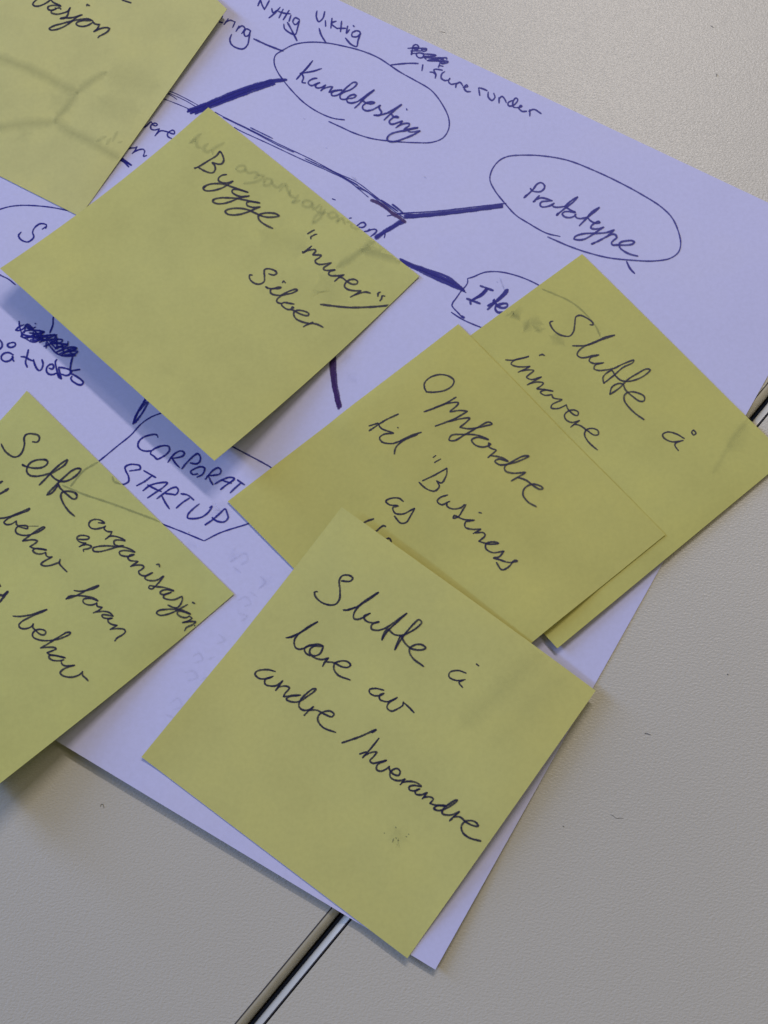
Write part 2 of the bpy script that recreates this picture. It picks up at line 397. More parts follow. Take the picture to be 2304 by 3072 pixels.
def ink(host, fr, width, name, txt, label=None, mat=None, alpha=1.0, soft=0.28, taper=0.25, clip=True):
    sh = H[host]; V = []; F = []; A = []; k = 0
    width = width*(1.16 if host == 'paper' and width < 12 else 1.06)
    if mat is None: mat = INKP if host == 'paper' else INK
    for P in parse(fr, txt):
        C = smooth_curve(P, 2.2 if width < 12 else 5.0)
        if len(C) < 2: continue
        d = np.gradient(C, axis=0); d /= np.linalg.norm(d, axis=1)[:, None]+1e-9
        nrm = np.stack([-d[:, 1], d[:, 0]], -1)
        m = len(C); s = np.arange(m)
        wv = width*(1+0.10*np.sin(s*0.31+rng.uniform(0, 6))+0.07*rng.standard_normal(m))
        e = np.minimum(s, m-1-s)/3.0
        wv *= (1-taper)+taper*np.clip(e, 0, 1)
        # mild pressure changes: faster straight runs are thinner
        al = alpha*np.clip(1-0.10*rng.random(m)-0.12*(np.sin(s*0.11+rng.uniform(0, 6)) > 0.75), 0, 1)
        hw = wv*(0.5-soft/2); ho = wv*(0.5+soft/2)
        C2 = C+nrm*(0.12*width*0.3*rng.standard_normal(m))[:, None]*0.5
        rows = np.stack([C2-nrm*ho[:, None], C2-nrm*hw[:, None], C2, C2+nrm*hw[:, None], C2+nrm*ho[:, None]], 1)   # m,5,2
        # round the ends with one extra feather row
        e0 = rows[0].copy()-d[0]*width*0.35; e1 = rows[-1].copy()+d[-1]*width*0.35
        cen0, cen1 = e0.mean(0), e1.mean(0)
        e0 = cen0+(e0-cen0)*0.6; e1 = cen1+(e1-cen1)*0.6
        rows = np.concatenate([e0[None], rows, e1[None]]); al = np.concatenate([[0], al, [0]])
        aw = np.array([0, 1, 1, 1, 0.0])[None]*al[:, None]
        u, v = sh.find(rows.reshape(-1, 2))
        W = sh.surf(u, v)
        inside = ((u > 0.001) & (u < 0.999) & (v > 0.001) & (v < 0.999)).reshape(-1, 5)
        lift = 0.03+0.00012*(k+np.arange(len(rows)))
        W[:, 2] += np.repeat(lift, 5)
        b = len(V)
        V += list(W*MM-sh.base); A += list(aw.reshape(-1))
        for i in range(len(rows)-1):
            for j in range(4):
                if clip and not (inside[i, j] and inside[i, j+1] and inside[i+1, j] and inside[i+1, j+1]): continue
                q = b+i*5+j
                F.append((q, q+1, q+6, q+5))
        k += len(rows)
    o = link_mesh(name, V, F, mat, sh.obj)
    a = o.data.attributes.new('ink', 'FLOAT', 'POINT'); a.data.foreach_set('value', np.array(A, dtype=np.float32))
    if label: o['label'] = label
    return o
W_ = "handwritten_word"
# --- note F (top left)
ink('F','M1',5.2,W_,"165,-10 115,30 95,70 130,95 200,92 270,65 330,30 375,-5; 375,-8 410,35 470,65 535,95; 535,98 460,85 370,90 330,115 335,145 375,160 430,150 465,130 440,125; 430,150 390,165 380,195 420,215 480,222 560,205 640,175 680,118; 675,118 655,170 640,230 605,275 560,292 520,290 570,275 660,280 745,268 800,250 865,230; 865,232 800,255 740,300 660,365 560,425 450,462 380,468 350,450 370,430 430,400 540,370 650,340 760,315 860,300 960,298 1015,315; 1015,320 940,322 850,325 790,345 770,375 800,400 870,412 950,395 1020,355; 1025,320 1040,355 1085,380 1138,378; 1135,380 1110,430 1085,465 1040,495; 1050,488 1110,460 1190,435 1260,432 1288,445 1260,490 1180,540 1130,565 1108,590; 935,95 935,72 980,90","handwritten vasjon")
ink('F','M1',5.2,"pen_stroke","1480,0 1560,25 1625,45; 465,130 515,125 535,145")
ink('F','K1',22,"show_through_mark","-20,355 120,405 250,460 380,530 480,575; -20,797 150,770 345,760; 345,750 420,810 560,880 740,985","thick lines of the mind map showing faintly through the note",GHOST,0.17,0.95,0.6)
ink('F','K1',17,"show_through_mark","480,575 560,510 660,450; 480,580 420,660 345,745","thin lines showing through",GHOST,0.17,0.9,0.6)
ink('F','K1',50,"show_through_mark","620,610 720,670 860,700; 660,460 800,480 980,530; 120,860 180,830; 330,600 430,690","soft dark patches showing through",GHOST,0.06,1.0,0.8)
ink('F','K1',9,"show_through_mark","600,880 660,850; 690,860 660,900; 700,880 730,820; 735,890 760,880","faint letters showing through",GHOST,0.15,0.8,0.6)
# --- note D
ink('D','M3',5.2,W_,"140,412 185,395 360,290 500,200 555,135 600,210 615,290 580,340 520,345 425,322 460,360 475,430 440,485 390,490 300,460 185,395; 665,518 590,530 530,575 530,620 590,655 650,660 700,650 770,625; 770,628 690,680 600,735 480,775 380,790 300,780 275,745 300,715 380,680 500,668 620,680 740,720 860,760 1020,815; 1020,815 940,790 840,765 765,770 755,810 820,860 900,885 960,885 1040,870; 1035,878 930,890 840,920 720,970 600,1000 500,1000 435,970 440,940 540,908 680,905 820,912 960,940 1080,965 1215,990; 1215,990 1130,975 1050,965 1000,980 1000,1025 1060,1055 1120,1065 1220,1055; 1220,1058 1130,1090 1040,1130 900,1175 760,1190 670,1170 640,1130 680,1100 780,1080 900,1080 1020,1105 1120,1150 1230,1200 1330,1225 1430,1225 1535,1205 1480,1170 1380,1155 1280,1160 1200,1190 1190,1240 1230,1300 1310,1355 1430,1415","handwritten Bygge")
ink('D','M3',8,"ink_blob","130,412 148,410; 285,730 305,715; 435,945 450,938; 545,150 560,140")
ink('D','M4',5.2,W_,"220,218 270,185 330,155; 365,220 310,240 270,270 275,295; 285,405 220,460 150,510 140,490; 160,495 250,470 330,460 350,480 300,540; 300,545 370,545 435,550 400,590 345,625 345,660 400,690 450,690 520,680 590,665; 590,670 520,710 470,750 480,775 530,785 590,780 650,775; 650,778 570,800 548,840 580,865 650,868 720,865 790,850; 785,855 710,895 640,955; 700,890 760,900 840,960 920,1000 990,990 1000,960 970,930 900,925 840,950 800,1000 800,1040 850,1080 940,1100 1055,1100; 1050,1105 980,1150 885,1200; 960,1165 1060,1130 1130,1120 1200,1138; 1355,1120 1320,1140 1315,1190; 1425,1185 1380,1180 1375,1215 1345,1260","handwritten murer in quotation marks")
ink('D','M4',6,"underline","420,1312 600,1335 850,1360 1050,1360 1250,1350 1560,1322","ink underline below murer")
ink('D','M5',5.2,W_,"220,272 180,265 165,300 190,360 250,410 320,430 380,420 430,380 435,300 430,220 440,170 490,155 560,165 640,205 650,240 600,268 560,262 510,245; 455,475 480,495 540,510 600,505 680,485 730,490 680,510 600,510 550,525 540,570 570,605 640,625 720,630; 720,630 820,610 920,590 1020,535 990,520 900,545 790,595 710,650 660,700 655,740 690,765 735,775; 735,775 790,755 850,765 965,785; 740,770 740,800 790,850 850,880 910,880 960,900 1040,945 1150,985 1215,985 1220,950 1180,925 1100,900 1020,895 960,930 960,990 1000,1050 1080,1090 1160,1115 1230,1125; 1300,1105 1240,1130 1170,1160 1125,1190; 1180,1155 1260,1130 1340,1135 1420,1165 1480,1200; 755,405 775,375 810,408","handwritten Silver")
ink('D','M5',7,"ink_blob","915,860 935,840 955,855; 455,478 490,495; 620,195 640,205")
ink('D','K5',9,"show_through_word","215,210 140,270; 150,265 180,250 190,290 215,300; 260,270 230,300 250,325 280,310; 360,265 290,310 285,340","faint word showing through the note",GHOST,0.18,0.7,0.5)
ink('D','K5',7.5,"show_through_word","430,430 450,412 485,412 490,430 460,447 430,430; 485,430 510,455 550,450 575,470; 545,490 575,470 605,475 580,500 530,515 480,520; 600,512 625,490 655,500 640,528 605,530 610,510; 650,500 665,530 690,545 720,520; 700,570 740,525 750,560 770,595; 770,560 765,590 800,610; 820,590 800,620 780,640 830,625; 845,630 850,660 890,665 905,640 870,625 845,640; 905,640 915,680 955,650; 965,660 950,700 930,690; 985,680 950,740 910,765 930,720 990,700; 1000,700 1020,735 1060,720 1040,700 1005,705; 1070,720 1060,760 1090,735 1110,775; 1120,760 1150,755 1150,790 1200,800","faint word organisasjonen showing through",GHOST,0.19,0.7,0.5)
ink('D','K5',15,"show_through_mark","1300,870 1220,930 1150,985 1060,1040","faint branch line showing through",GHOST,0.20,0.7,0.6)
ink('D','K5',22,"show_through_mark","1215,935 1300,950 1400,975 1480,1010 1600,1075","thick faint branch line showing through",GHOST,0.22,0.7,0.5)
ink('D','K5',60,"show_through_mark","590,820 740,880 860,920; 960,1100 1020,1180 1000,1260","soft patch showing through",GHOST,0.08,1.0,0.8)
# --- note E
ink('E','N3',5.6,W_,"25,330 50,390 100,470 180,540 260,580 340,570 410,510 450,420 470,320 460,230 490,160 560,135 640,140 720,160 755,200 745,260 710,295 620,290; 430,730 480,755 560,780 680,795 790,785 880,740 915,680 890,640 820,630 700,640 600,680 540,740 515,800 520,880 580,935 680,950 800,935 900,910 960,890; 960,890 1060,800 1180,700 1290,635 1250,720 1160,790 1060,850 960,910 860,1010 750,1120; 970,910 1030,980 1120,1035 1220,1050 1330,1020 1440,950 1520,870 1550,810 1480,800 1380,840 1270,930 1150,1040 1050,1140 960,1230 895,1310; 895,1310 990,1270 1060,1190 1110,1110; 1110,1080 1150,1170 1220,1240 1310,1320 1390,1380 1450,1380 1475,1320 1440,1270 1350,1240 1240,1240 1180,1270 1165,1330 1190,1420 1250,1530 1330,1630 1430,1715","handwritten Sette")
ink('E','N3',7.5,"ink_blob","425,725 460,750; 850,632 890,645; 1480,800 1530,800; 1440,1270 1475,1310")
ink('E','N3',7,"pen_stroke","-30,1090 0,1070 50,1045; -30,1305 0,1285 90,1235 165,1185")
ink('E','N4',5,W_,"275,120 340,125 355,125 310,90 230,78 175,100 155,145 180,185 240,200 300,190 350,175 370,160; 370,160 350,195 390,230 455,235; 450,238 425,285 365,332; 400,295 470,290 550,310 620,345; 620,355 540,340 480,350 480,390 530,415 600,410; 590,412 480,440 380,470 280,490 215,480 210,445 260,425 360,415 480,420 600,430 690,460 745,495; 745,498 670,480 590,475 545,495 560,530 620,548 690,545 735,525 690,530 655,570 680,600 740,610 785,612; 785,615 740,645 685,680; 700,672 770,660 840,665 858,685 830,715 790,745 810,780 860,798 920,785 970,755; 970,757 900,790 870,825 900,850 960,860 1030,850 1110,800 1090,830 1060,870 1000,935; 1000,935 960,965 920,950 930,925 1010,935 1110,945 1240,985; 1240,992 1160,975 1090,985 1065,1015 1090,1035 1150,1030 1210,1005; 1205,1010 1120,1040 1110,1075 1170,1100 1250,1100 1340,1060; 1345,1055 1350,1100 1320,1170 1280,1205 1220,1195 1165,1170; 1415,1165 1350,1200 1260,1250 1150,1290 1060,1300 1020,1270 1050,1240 1150,1225 1280,1225 1360,1240 1455,1285; 1455,1288 1380,1260 1300,1250 1285,1280 1330,1320 1400,1330 1440,1310; 1440,1310 1475,1340; 1475,1340 1430,1370 1350,1395; 1370,1390 1450,1380 1520,1385 1480,1420 1400,1460 1380,1500; 1505,1430 1545,1495; 1015,655 1050,650 1060,685; 1475,1135 1510,1150","handwritten organisasjon")
ink('E','N4',5,W_,"20,330 90,335 150,325 160,305 110,285 40,285 5,310 20,350 70,375 120,378; 120,380 30,428; 60,410 140,400 190,425 150,450 85,465 90,490","handwritten en below organisasjon")
ink('E','K18',5,W_,"-40,230 0,228 60,222 150,195 260,150 370,105 350,130 260,165 150,205 80,245 50,280 80,305 140,300 190,270 205,260; 205,260 205,300 240,330 300,350 340,355 340,325 290,318 230,325 195,365 205,410 260,435 330,440 380,430; 380,430 470,400 560,340 540,335 460,380 360,450 280,510; 280,510 350,500 420,495 465,510 430,545 370,580; 370,580 420,600 500,610 580,618; 580,625 500,605 430,608 410,630 450,665 520,670 570,650; 570,650 575,690 610,710 650,705; 650,708 590,740 530,775 510,800 550,820 620,815 700,790 745,770; 750,735 740,790 780,840 835,895","upper handwritten behov")
ink('E','K18',1.8,"pen_stroke","345,325 480,325")
ink('E','K18',5,W_,"920,1125 980,1135 1080,1125 1180,1100 1230,1065 1190,1075 1100,1110 1000,1165 900,1210 820,1230; 820,1235 860,1200 960,1190 1080,1200 1170,1220 1220,1255; 1220,1258 1130,1225 1040,1235 1035,1270 1080,1300 1150,1305 1200,1285; 1205,1275 1210,1320 1275,1335; 1270,1340 1225,1375 1160,1405; 1200,1395 1290,1385 1360,1400 1410,1445; 1410,1448 1330,1430 1270,1430 1280,1460 1340,1475 1400,1470; 1395,1470 1345,1490 1350,1520 1400,1550 1460,1560; 1455,1562 1370,1612; 1385,1605 1470,1600 1545,1610 1560,1640 1520,1680 1460,1715 1428,1755","handwritten foran")
ink('E','N5',5.2,W_,"215,655 320,660 450,645 560,620 680,575 780,545 720,575 600,625 480,680 370,740 315,800 330,845 400,865 480,850 540,810 555,780; 550,780 545,840 590,890 650,945 710,968 755,945 755,905 710,880 640,875 580,895 540,950 550,1000 620,1040 720,1060 820,1060; 820,1060 950,1040 1080,995 1160,950 1165,925 1110,925 1010,980 880,1060 760,1135 670,1185; 680,1182 800,1170 900,1175 935,1195 880,1225 780,1260; 780,1260 830,1295 920,1310 1085,1345; 1085,1348 980,1320 880,1300 820,1310 815,1345 870,1385 950,1395 1020,1390 1060,1375; 1015,1400 1030,1450 1090,1480 1240,1468; 1240,1468 1130,1500 1040,1545 1000,1595 1040,1640 1130,1665 1230,1660 1320,1625 1375,1575; 1365,1570 1375,1640 1420,1680 1465,1730","lower handwritten behov")
ink('E','N5',7,"pen_stroke","-20,300 50,310 130,245 80,310 -10,430; -20,120 8,165")
ink('E','K7',5.5,"show_through_mark","610,490 520,545 440,640; 390,635 520,690 700,750 860,810 1000,862; 700,580 710,610 760,628","thin outline showing through the note",GHOST,0.42,0.6,0.4)
# --- note C
ink('C','K19',4.6,W_,"440,175 415,185 430,230 480,280 540,300 580,298 610,260 620,200 630,140 665,128 720,150 770,190 770,205 745,205; 600,380 680,380 740,370 830,335 950,292 870,310 780,350 700,385 655,420 640,455 670,478 720,475 770,460 820,455; 815,458 750,480 740,505 770,525 820,525 860,520; 855,522 790,540 780,570 820,585 880,580 950,565 1010,535 1110,500 1100,520 1020,560 950,620 860,692; 860,692 855,640 900,595 930,585 950,620 1000,665 1060,675 1130,660 1200,625 1245,580 1215,572 1140,610 1060,660 990,730 910,785; 910,780 930,720 990,692 1020,700 1040,745 1100,800 1160,840 1195,835 1195,800 1140,770 1080,762 1035,785 1030,830 1060,880 1120,940 1195,993","handwritten Slutte")
ink('C','K19',4.8,W_,"1530,1150 1460,1110 1390,1095 1350,1115 1360,1145 1420,1175 1470,1175 1520,1165; 1500,1170 1460,1185 1450,1205 1480,1250; 1605,1078 1590,1095 1605,1120 1625,1105 1605,1078","handwritten å")
ink('C','K19',4.4,W_,"45,497 100,500 160,490 240,468 190,480 120,500 92,530 130,550 190,555 250,550; 248,552 150,600; 170,590 230,580 280,585 240,620 220,640 260,660 345,637; 343,640 225,705; 245,695 310,680 360,690 330,720 305,735 370,742 440,755; 440,758 370,748 335,765 370,790 430,785; 430,785 440,810 515,825; 515,828 430,870 425,895 480,900 550,870; 550,868 560,900 620,955 645,955 648,930 610,912 560,925 535,955 545,990 590,1015 660,1000; 660,1000 630,1020 585,1055; 610,1030 660,1040 720,1080 780,1120 815,1115 812,1085 770,1065 720,1075 700,1110 720,1160 760,1205 810,1245; 325,460 350,452 370,462","handwritten innovere")
ink('C','K19',4.5,"show_through_mark","350,-90 460,-45 560,0 650,60 740,150 800,230 830,300","oval outline showing through",GHOST,0.35,0.7,0.4)
ink('C','K19',26,"show_through_mark","60,130 110,90 160,150; 200,260 260,190 350,200; 300,260 360,240; 420,300 480,330 530,370","smeared letters showing through",GHOST,0.16,0.9,0.8)
ink('C','K19',14,"show_through_mark","100,100 160,170; 240,170 200,250; 280,220 330,260; 440,250 500,300","smeared letters showing through",GHOST,0.16,0.9,0.8)
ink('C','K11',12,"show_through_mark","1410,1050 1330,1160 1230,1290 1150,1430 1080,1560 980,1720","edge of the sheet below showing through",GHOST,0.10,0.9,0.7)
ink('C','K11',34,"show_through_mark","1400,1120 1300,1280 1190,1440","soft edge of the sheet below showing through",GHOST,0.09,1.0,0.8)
# --- note B
ink('B','K13',4.9,W_,"540,298 600,300 680,285 730,250 738,215 700,185 640,175 570,195 530,235 530,270 545,300; 755,335 660,390 525,440; 600,410 690,380 770,375 760,395 710,435; 710,440 780,430 835,435; 835,437 740,490 605,542; 700,510 780,490 850,485 830,510 780,550; 780,550 850,560 960,540 1010,525 985,512 900,555 820,600 740,645 705,640 720,608 800,600 900,605 985,635; 985,638 900,622 865,640 890,675 950,690 1000,670 985,660; 985,660 990,690 1040,712; 1040,715 980,765; 1000,750 1080,765 1125,790; 1125,795 1060,775 1030,790 1060,815 1130,810 1200,790 1270,755 1230,755 1160,790 1100,830 1105,860 1150,875 1250,870; 1245,875 1145,932; 1190,905 1250,925 1310,970 1350,990 1372,985 1350,965 1290,955 1240,985 1230,1030 1265,1080 1325,1115","handwritten Oppfordre")
ink('B','K13',4.9,W_,"345,455 250,500 135,575; 135,540 200,520; 200,520 220,555 310,590; 310,592 240,600 210,625 230,655 300,665 350,650; 350,650 430,610 508,585; 480,600 370,650 325,695 315,740; 338,550 343,555","handwritten til")
ink('B','K13',4.9,W_,"590,765 610,750; 600,800 645,775; 515,930 600,890 690,840; 690,842 685,890 650,945 615,930; 615,930 635,970 600,1003 540,985 490,940; 695,1030 640,1050 620,1075 650,1100 710,1075; 690,1085 690,1110 730,1130 790,1120 815,1097; 825,1098 800,1140 770,1185 735,1195 740,1178 810,1205 885,1210; 885,1210 820,1225 820,1260 870,1275 930,1272; 930,1275 875,1305; 890,1300 950,1300 960,1320 915,1360; 915,1360 990,1380 1055,1375 1030,1365 970,1375 965,1410 1010,1440 1095,1430; 1095,1430 1060,1470 1020,1478 1060,1490 1130,1510 1190,1500 1170,1495 1130,1540 1080,1563 1040,1510; 915,1155 935,1160","handwritten Business after an opening quotation mark")
ink('B','K13',4.9,W_,"380,1078 350,1055 290,1055 255,1075 280,1100 340,1105; 345,1110 305,1120 320,1160 380,1165 430,1140 460,1125; 460,1127 430,1180 400,1225 360,1230 315,1180","handwritten as")
ink('B','K13',5.5,"letter_top","80,1245 110,1222 170,1200; 150,1310 185,1290 235,1250 255,1255; 245,1360 262,1343 280,1340 293,1362 290,1380","tops of letters vanishing under the front note")
# --- note A
ink('A','K16',5.4,W_,"700,208 675,210 680,245 730,295 800,318 850,310 880,270 885,200 880,110 905,75 960,72 990,95 970,120 895,118; 910,360 960,358 1010,335; 940,360 1020,335 1110,270 1205,212; 1205,215 1120,275 1040,330 1000,390 1000,430 1030,437 1080,420 1135,385; 1135,387 1085,410 1095,445 1150,465 1210,455; 1210,458 1150,480 1145,515 1190,528 1260,510 1350,450 1440,385; 1440,387 1340,475 1270,545 1232,610; 1232,605 1250,550 1280,520 1330,560 1390,570 1450,550 1530,500 1562,460 1540,440 1500,470 1430,550 1380,620 1338,690; 1340,690 1365,620 1390,575 1420,630 1480,680 1560,690 1595,675 1570,650 1520,645 1470,670 1460,705 1490,760 1580,828","handwritten Slutte")
ink('A','K10',4.8,W_,"735,1050 690,1035 645,1045 640,1070 680,1090 730,1085; 720,1090 695,1100 715,1130; 790,998 805,1010","handwritten å")
ink('A','K16',5.4,W_,"435,590 480,585 520,565; 450,590 540,555 620,500 700,455; 700,457 600,520 530,570 505,620 515,670 550,685 590,675; 590,675 640,650 710,645 745,660 700,660 630,655 590,680 600,715 640,740; 745,665 720,720 670,740 635,720 640,680 690,650; 650,745 700,765 740,770 790,755; 790,758 760,790 740,828; 765,790 830,795 900,830 950,835 972,815 940,785 880,785 840,805 835,850 870,900 970,940","handwritten lære")
ink('A','K16',5.2,W_,"1250,1025 1180,1010 1130,1020 1130,1045 1170,1070 1230,1065 1250,1050 1215,1065 1215,1100 1270,1120 1310,1110 1360,1085; 1360,1087 1290,1130 1275,1170 1310,1198 1360,1180 1405,1150 1410,1120; 1410,1125 1450,1160 1500,1212","handwritten av")
ink('A','K16',5.4,W_,"350,870 290,855 200,865 180,890 210,925 270,930 330,910; 320,915 265,935 265,975 310,990 360,985 410,945; 410,947 350,1028; 370,1000 430,990 465,1005 430,1050 415,1080; 415,1080 490,1068 560,1065; 545,1068 460,1080 440,1100 480,1120 540,1120 600,1085 670,1035 685,1015 665,1012 610,1050 555,1110 545,1160 580,1190 630,1185 665,1160; 665,1162 620,1200 585,1235; 625,1190 690,1190 760,1225 815,1245 835,1225 810,1200 760,1200 710,1230 700,1270 740,1330 850,1375","handwritten andre")
ink('A','K16',6,"slash","900,1462 1050,1410 1185,1352 1150,1378","long pen slash before hverandre")
ink('A','K17',5.6,W_,"455,545 380,640 290,742; 260,705 330,680; 310,720 370,690 430,685 400,730 365,770 390,795 450,785 530,765; 530,767 440,810 430,855 470,875 530,850 560,825; 555,825 560,860 600,905 650,915 665,880 640,850 600,855 565,890 570,935 620,965 680,965 715,950; 715,952 665,1010; 690,985 760,975 830,990 878,1025; 875,1030 800,1015 755,1030 760,1060 810,1070 860,1050; 860,1050 815,1070 820,1100 870,1110 935,1085; 935,1087 885,1150; 900,1135 960,1130 995,1150 960,1195; 960,1195 1010,1210 1120,1215; 1115,1220 1030,1220 1000,1245 1040,1265 1100,1255 1180,1210 1235,1165 1225,1160 1160,1195 1090,1255 1085,1295 1130,1310 1190,1305 1255,1275; 1255,1278 1200,1325 1155,1370; 1190,1330 1260,1330 1320,1380 1390,1415 1440,1420 1420,1385 1370,1365 1310,1375 1275,1420 1285,1480 1350,1535 1470,1570","handwritten hverandre")
ink('A','K17',5,"ink_smudge","588,1582 600,1548; 622,1535 628,1548; 722,1522 732,1530; 745,1500 755,1504; 505,1490 512,1494; 640,1560 652,1566; 620,1430 626,1440","small smeared ink smudge",GHOST,0.6,0.8,0.5)
ink('A','K17',40,"ink_smudge","560,1560 640,1520 720,1560; 620,1450 660,1500","soft grey smudge",GHOST,0.07,1.0,0.8)
# --- the sheet of paper
ink('paper','M2',4,W_,"440,700 480,725 535,725 600,710 670,655 720,610; 725,605 745,645; 745,650 790,635 830,645 840,670 810,688 765,670 745,655 715,700 725,745 770,765 825,760 880,740; 880,742 855,800 820,850 795,882; 835,840 875,795 940,780 1010,795 1060,810 1120,835 1165,840 1172,800 1145,772 1095,785 1050,820 1035,865 1060,905 1120,930","blue handwritten vere between two notes")
ink('paper','M2',4,W_,"200,1130 270,1125 340,1112 420,1105 455,1085; 455,1085 425,1145 390,1190 360,1220; 380,1200 450,1160 530,1135 580,1140 600,1170 590,1220 578,1272 640,1252","blue handwritten n between two notes")
ink('paper','M2',4.6,"drawn_line","90,1270 150,1305 200,1330 340,1440; 60,1300 120,1335 190,1370 300,1475; 100,1310 160,1345 250,1390 345,1445; 130,1300 230,1370 350,1440","short thick blue line end")
ink('paper','M2',2.2,"drawn_line","960,0 1030,15 1150,50 1350,145 1620,290; 960,20 1020,45 1180,110 1400,215 1570,315; 950,45 1010,65 1130,120 1220,185; 880,140 935,160 1100,220 1300,300 1460,370")
ink('paper','K20',6.8,"drawn_bar","-105,928 0,890 200,810 400,735 600,668 720,662; -80,940 0,905 200,830 420,745 600,680 690,672; -40,945 0,925 150,865 350,790 500,735 620,695; -100,915 50,860 250,775 450,705 600,665; -60,930 60,885 260,800 480,720 600,685","thick blue pen bar leading to the Kundetesting oval")
ink('paper','K20',4.2,W_,"145,175 190,190; 130,135 185,135 150,170; 200,205 235,155; 222,180 250,168 285,180; 292,180 270,230; 298,262 325,215; 312,240 350,215 372,235 345,280; 420,255 385,240 365,265 375,300 400,295 420,255; 418,255 408,310 395,370 360,405 310,400 262,370 248,330 262,285","handwritten ering")
ink('paper','K20',4.4,W_,"480,50 500,-2; 500,-5 515,40 535,80; 535,80 575,5; 595,70 605,105 640,85; 665,60 620,110 570,150; 655,150 690,75; 690,165 740,85; 650,95 700,110 750,115; 755,125 738,178; 825,162 790,148 770,180 790,205 825,175; 825,165 810,230 790,285 740,270 700,235 695,200","handwritten Nyttig")
ink('paper','K20',4.4,W_,"970,90 965,140 985,180 1020,150 1035,95; 1040,170 1042,220; 1095,150 1085,235; 1130,175 1090,195 1140,240; 1175,175 1165,265; 1130,235 1210,235; 1225,215 1215,275 1240,245; 1290,260 1265,270 1260,300 1300,305 1330,280 1320,260 1280,255; 1330,285 1310,340 1300,385 1255,370 1205,315; 1270,212 1280,222","handwritten Viktig")
ink('paper','K20',4.6,"drawn_line","445,322 560,375 690,425; 725,185 760,250 805,340; 988,235 1005,290 1045,355","short branch strokes round the Kundetesting oval")
ink('paper','K20',3.4,"drawn_oval","1200,995 1100,980 980,930 860,850 760,750 690,665 640,590 615,520 625,460 690,415 780,370 880,352 960,350 1060,358 1200,385 1350,425 1480,480 1580,545 1659,600","blue pen oval round Kundetesting")
ink('paper','K2',3.4,"drawn_oval","780,325 835,362 900,398 985,450 1040,520 1072,590 1072,640 1045,685 990,708 900,710 800,704 690,690 600,662 530,630 475,605","lower side of the Kundetesting oval")
ink('paper','M6',4.6,W_,"295,45 230,125 165,195 110,258; 285,60 200,160 150,200; 395,135 300,165 150,190; 175,195 190,240 175,290 215,298; 345,245 300,250 250,280 245,305 280,328 320,315 375,292; 375,295 340,310 325,340 350,355 400,345 440,320; 440,320 415,355 385,388; 400,370 450,350 500,340 518,345 500,370 478,405; 478,405 540,385 630,378 590,380 530,395 505,415 515,440 560,440 610,415 650,375; 640,385 700,330 760,290 795,300 780,330 720,375 650,400 605,435 610,475 650,485 690,475; 690,475 760,465 785,440 760,430 710,445 680,480 690,515 740,525 800,510; 800,510 860,470 930,415 990,375; 990,380 930,430 860,490 810,545 768,582; 855,490 890,520 960,535 995,520 960,512 900,525 860,560 865,595 900,612 960,605 1020,575 1060,550; 1060,550 1045,580 1072,630 1050,665 985,662; 985,662 1060,660 1130,640; 1130,645 1220,590 1300,540; 1300,545 1200,625 1140,680 1100,718; 1180,640 1210,680 1265,688 1240,675 1190,700 1160,735 1175,762 1220,760 1260,745 1310,728; 1310,730 1280,770 1235,806; 1250,790 1320,760 1385,758 1385,780 1350,805 1325,825; 1325,825 1400,820 1485,805 1430,810 1370,835 1390,850 1450,850 1510,840; 1510,842 1420,890 1320,930 1220,962 1160,960 1135,935 1145,905 1180,875 1260,850 1360,835; 1355,590 1360,605; 1143,905 1140,928","handwritten Kundetesting")
ink('paper','M6',4.2,"drawn_line","1175,95 1260,85 1400,75 1490,78; 1540,90 1530,160","branch stroke and short upright beside the scribble")
ink('paper','N8',4.2,"scribble","155,300 240,295 320,290; 250,290 270,245 320,225 365,255 375,295 340,320 280,310 250,290; 260,280 370,280; 255,300 365,300; 250,300 240,350 220,425; 215,345 245,400 230,430; 375,300 440,300 525,310 520,345 480,360 430,340 430,310; 440,320 520,330; 250,350 420,350; 250,400 320,400 400,390 470,415 460,470 410,490 350,470 325,420 340,395; 470,410 600,420 715,440 640,460 480,460; 470,470 520,520; 480,480 640,490 750,490 930,495 930,520; 540,545 620,550 760,550 950,560 955,575 880,600 820,605; 540,545 600,525 740,520; 750,490 760,530 820,590 860,610; 760,500 870,520; 770,480 870,500; 640,510 760,540; 790,600 780,640 760,680; 780,640 860,660; 820,560 900,580","scribbled-out word at the top edge of the sheet")
ink('paper','K21',4.4,W_,"385,460 410,462 435,480; 430,512 435,480 420,440 470,440 490,445; 510,455 485,475 480,510 510,530 540,525; 545,520 555,510 540,535 560,560 600,555; 605,550 600,590; 605,560 635,545 660,575; 660,585 700,580 690,565 670,590 690,620 725,622","handwritten flere")
ink('paper','K21',4.4,W_,"790,590 800,655; 792,590 830,600 862,615; 870,625 870,665 900,695 925,670 915,635; 960,670 960,718; 960,680 985,662 1010,690 1020,715; 1070,695 1035,715 1040,740 1080,735 1115,690 1100,675 1075,705 1080,750 1110,755; 1110,755 1150,745 1140,735 1125,760 1150,785 1190,785; 1215,770 1215,825; 1205,785 1250,770 1310,805","handwritten runder")
ink('paper','K3',3.6,"drawn_oval","515,568 440,550 340,495 270,450 210,385 155,315 128,255 140,200 180,150 225,128 330,120 440,127 560,150 690,200 830,265 960,335 1070,405 1130,465 1165,540 1178,610 1165,655 1120,688 1030,703 900,698 780,685 660,655 560,620 490,590 445,570","blue pen oval round Prototype")
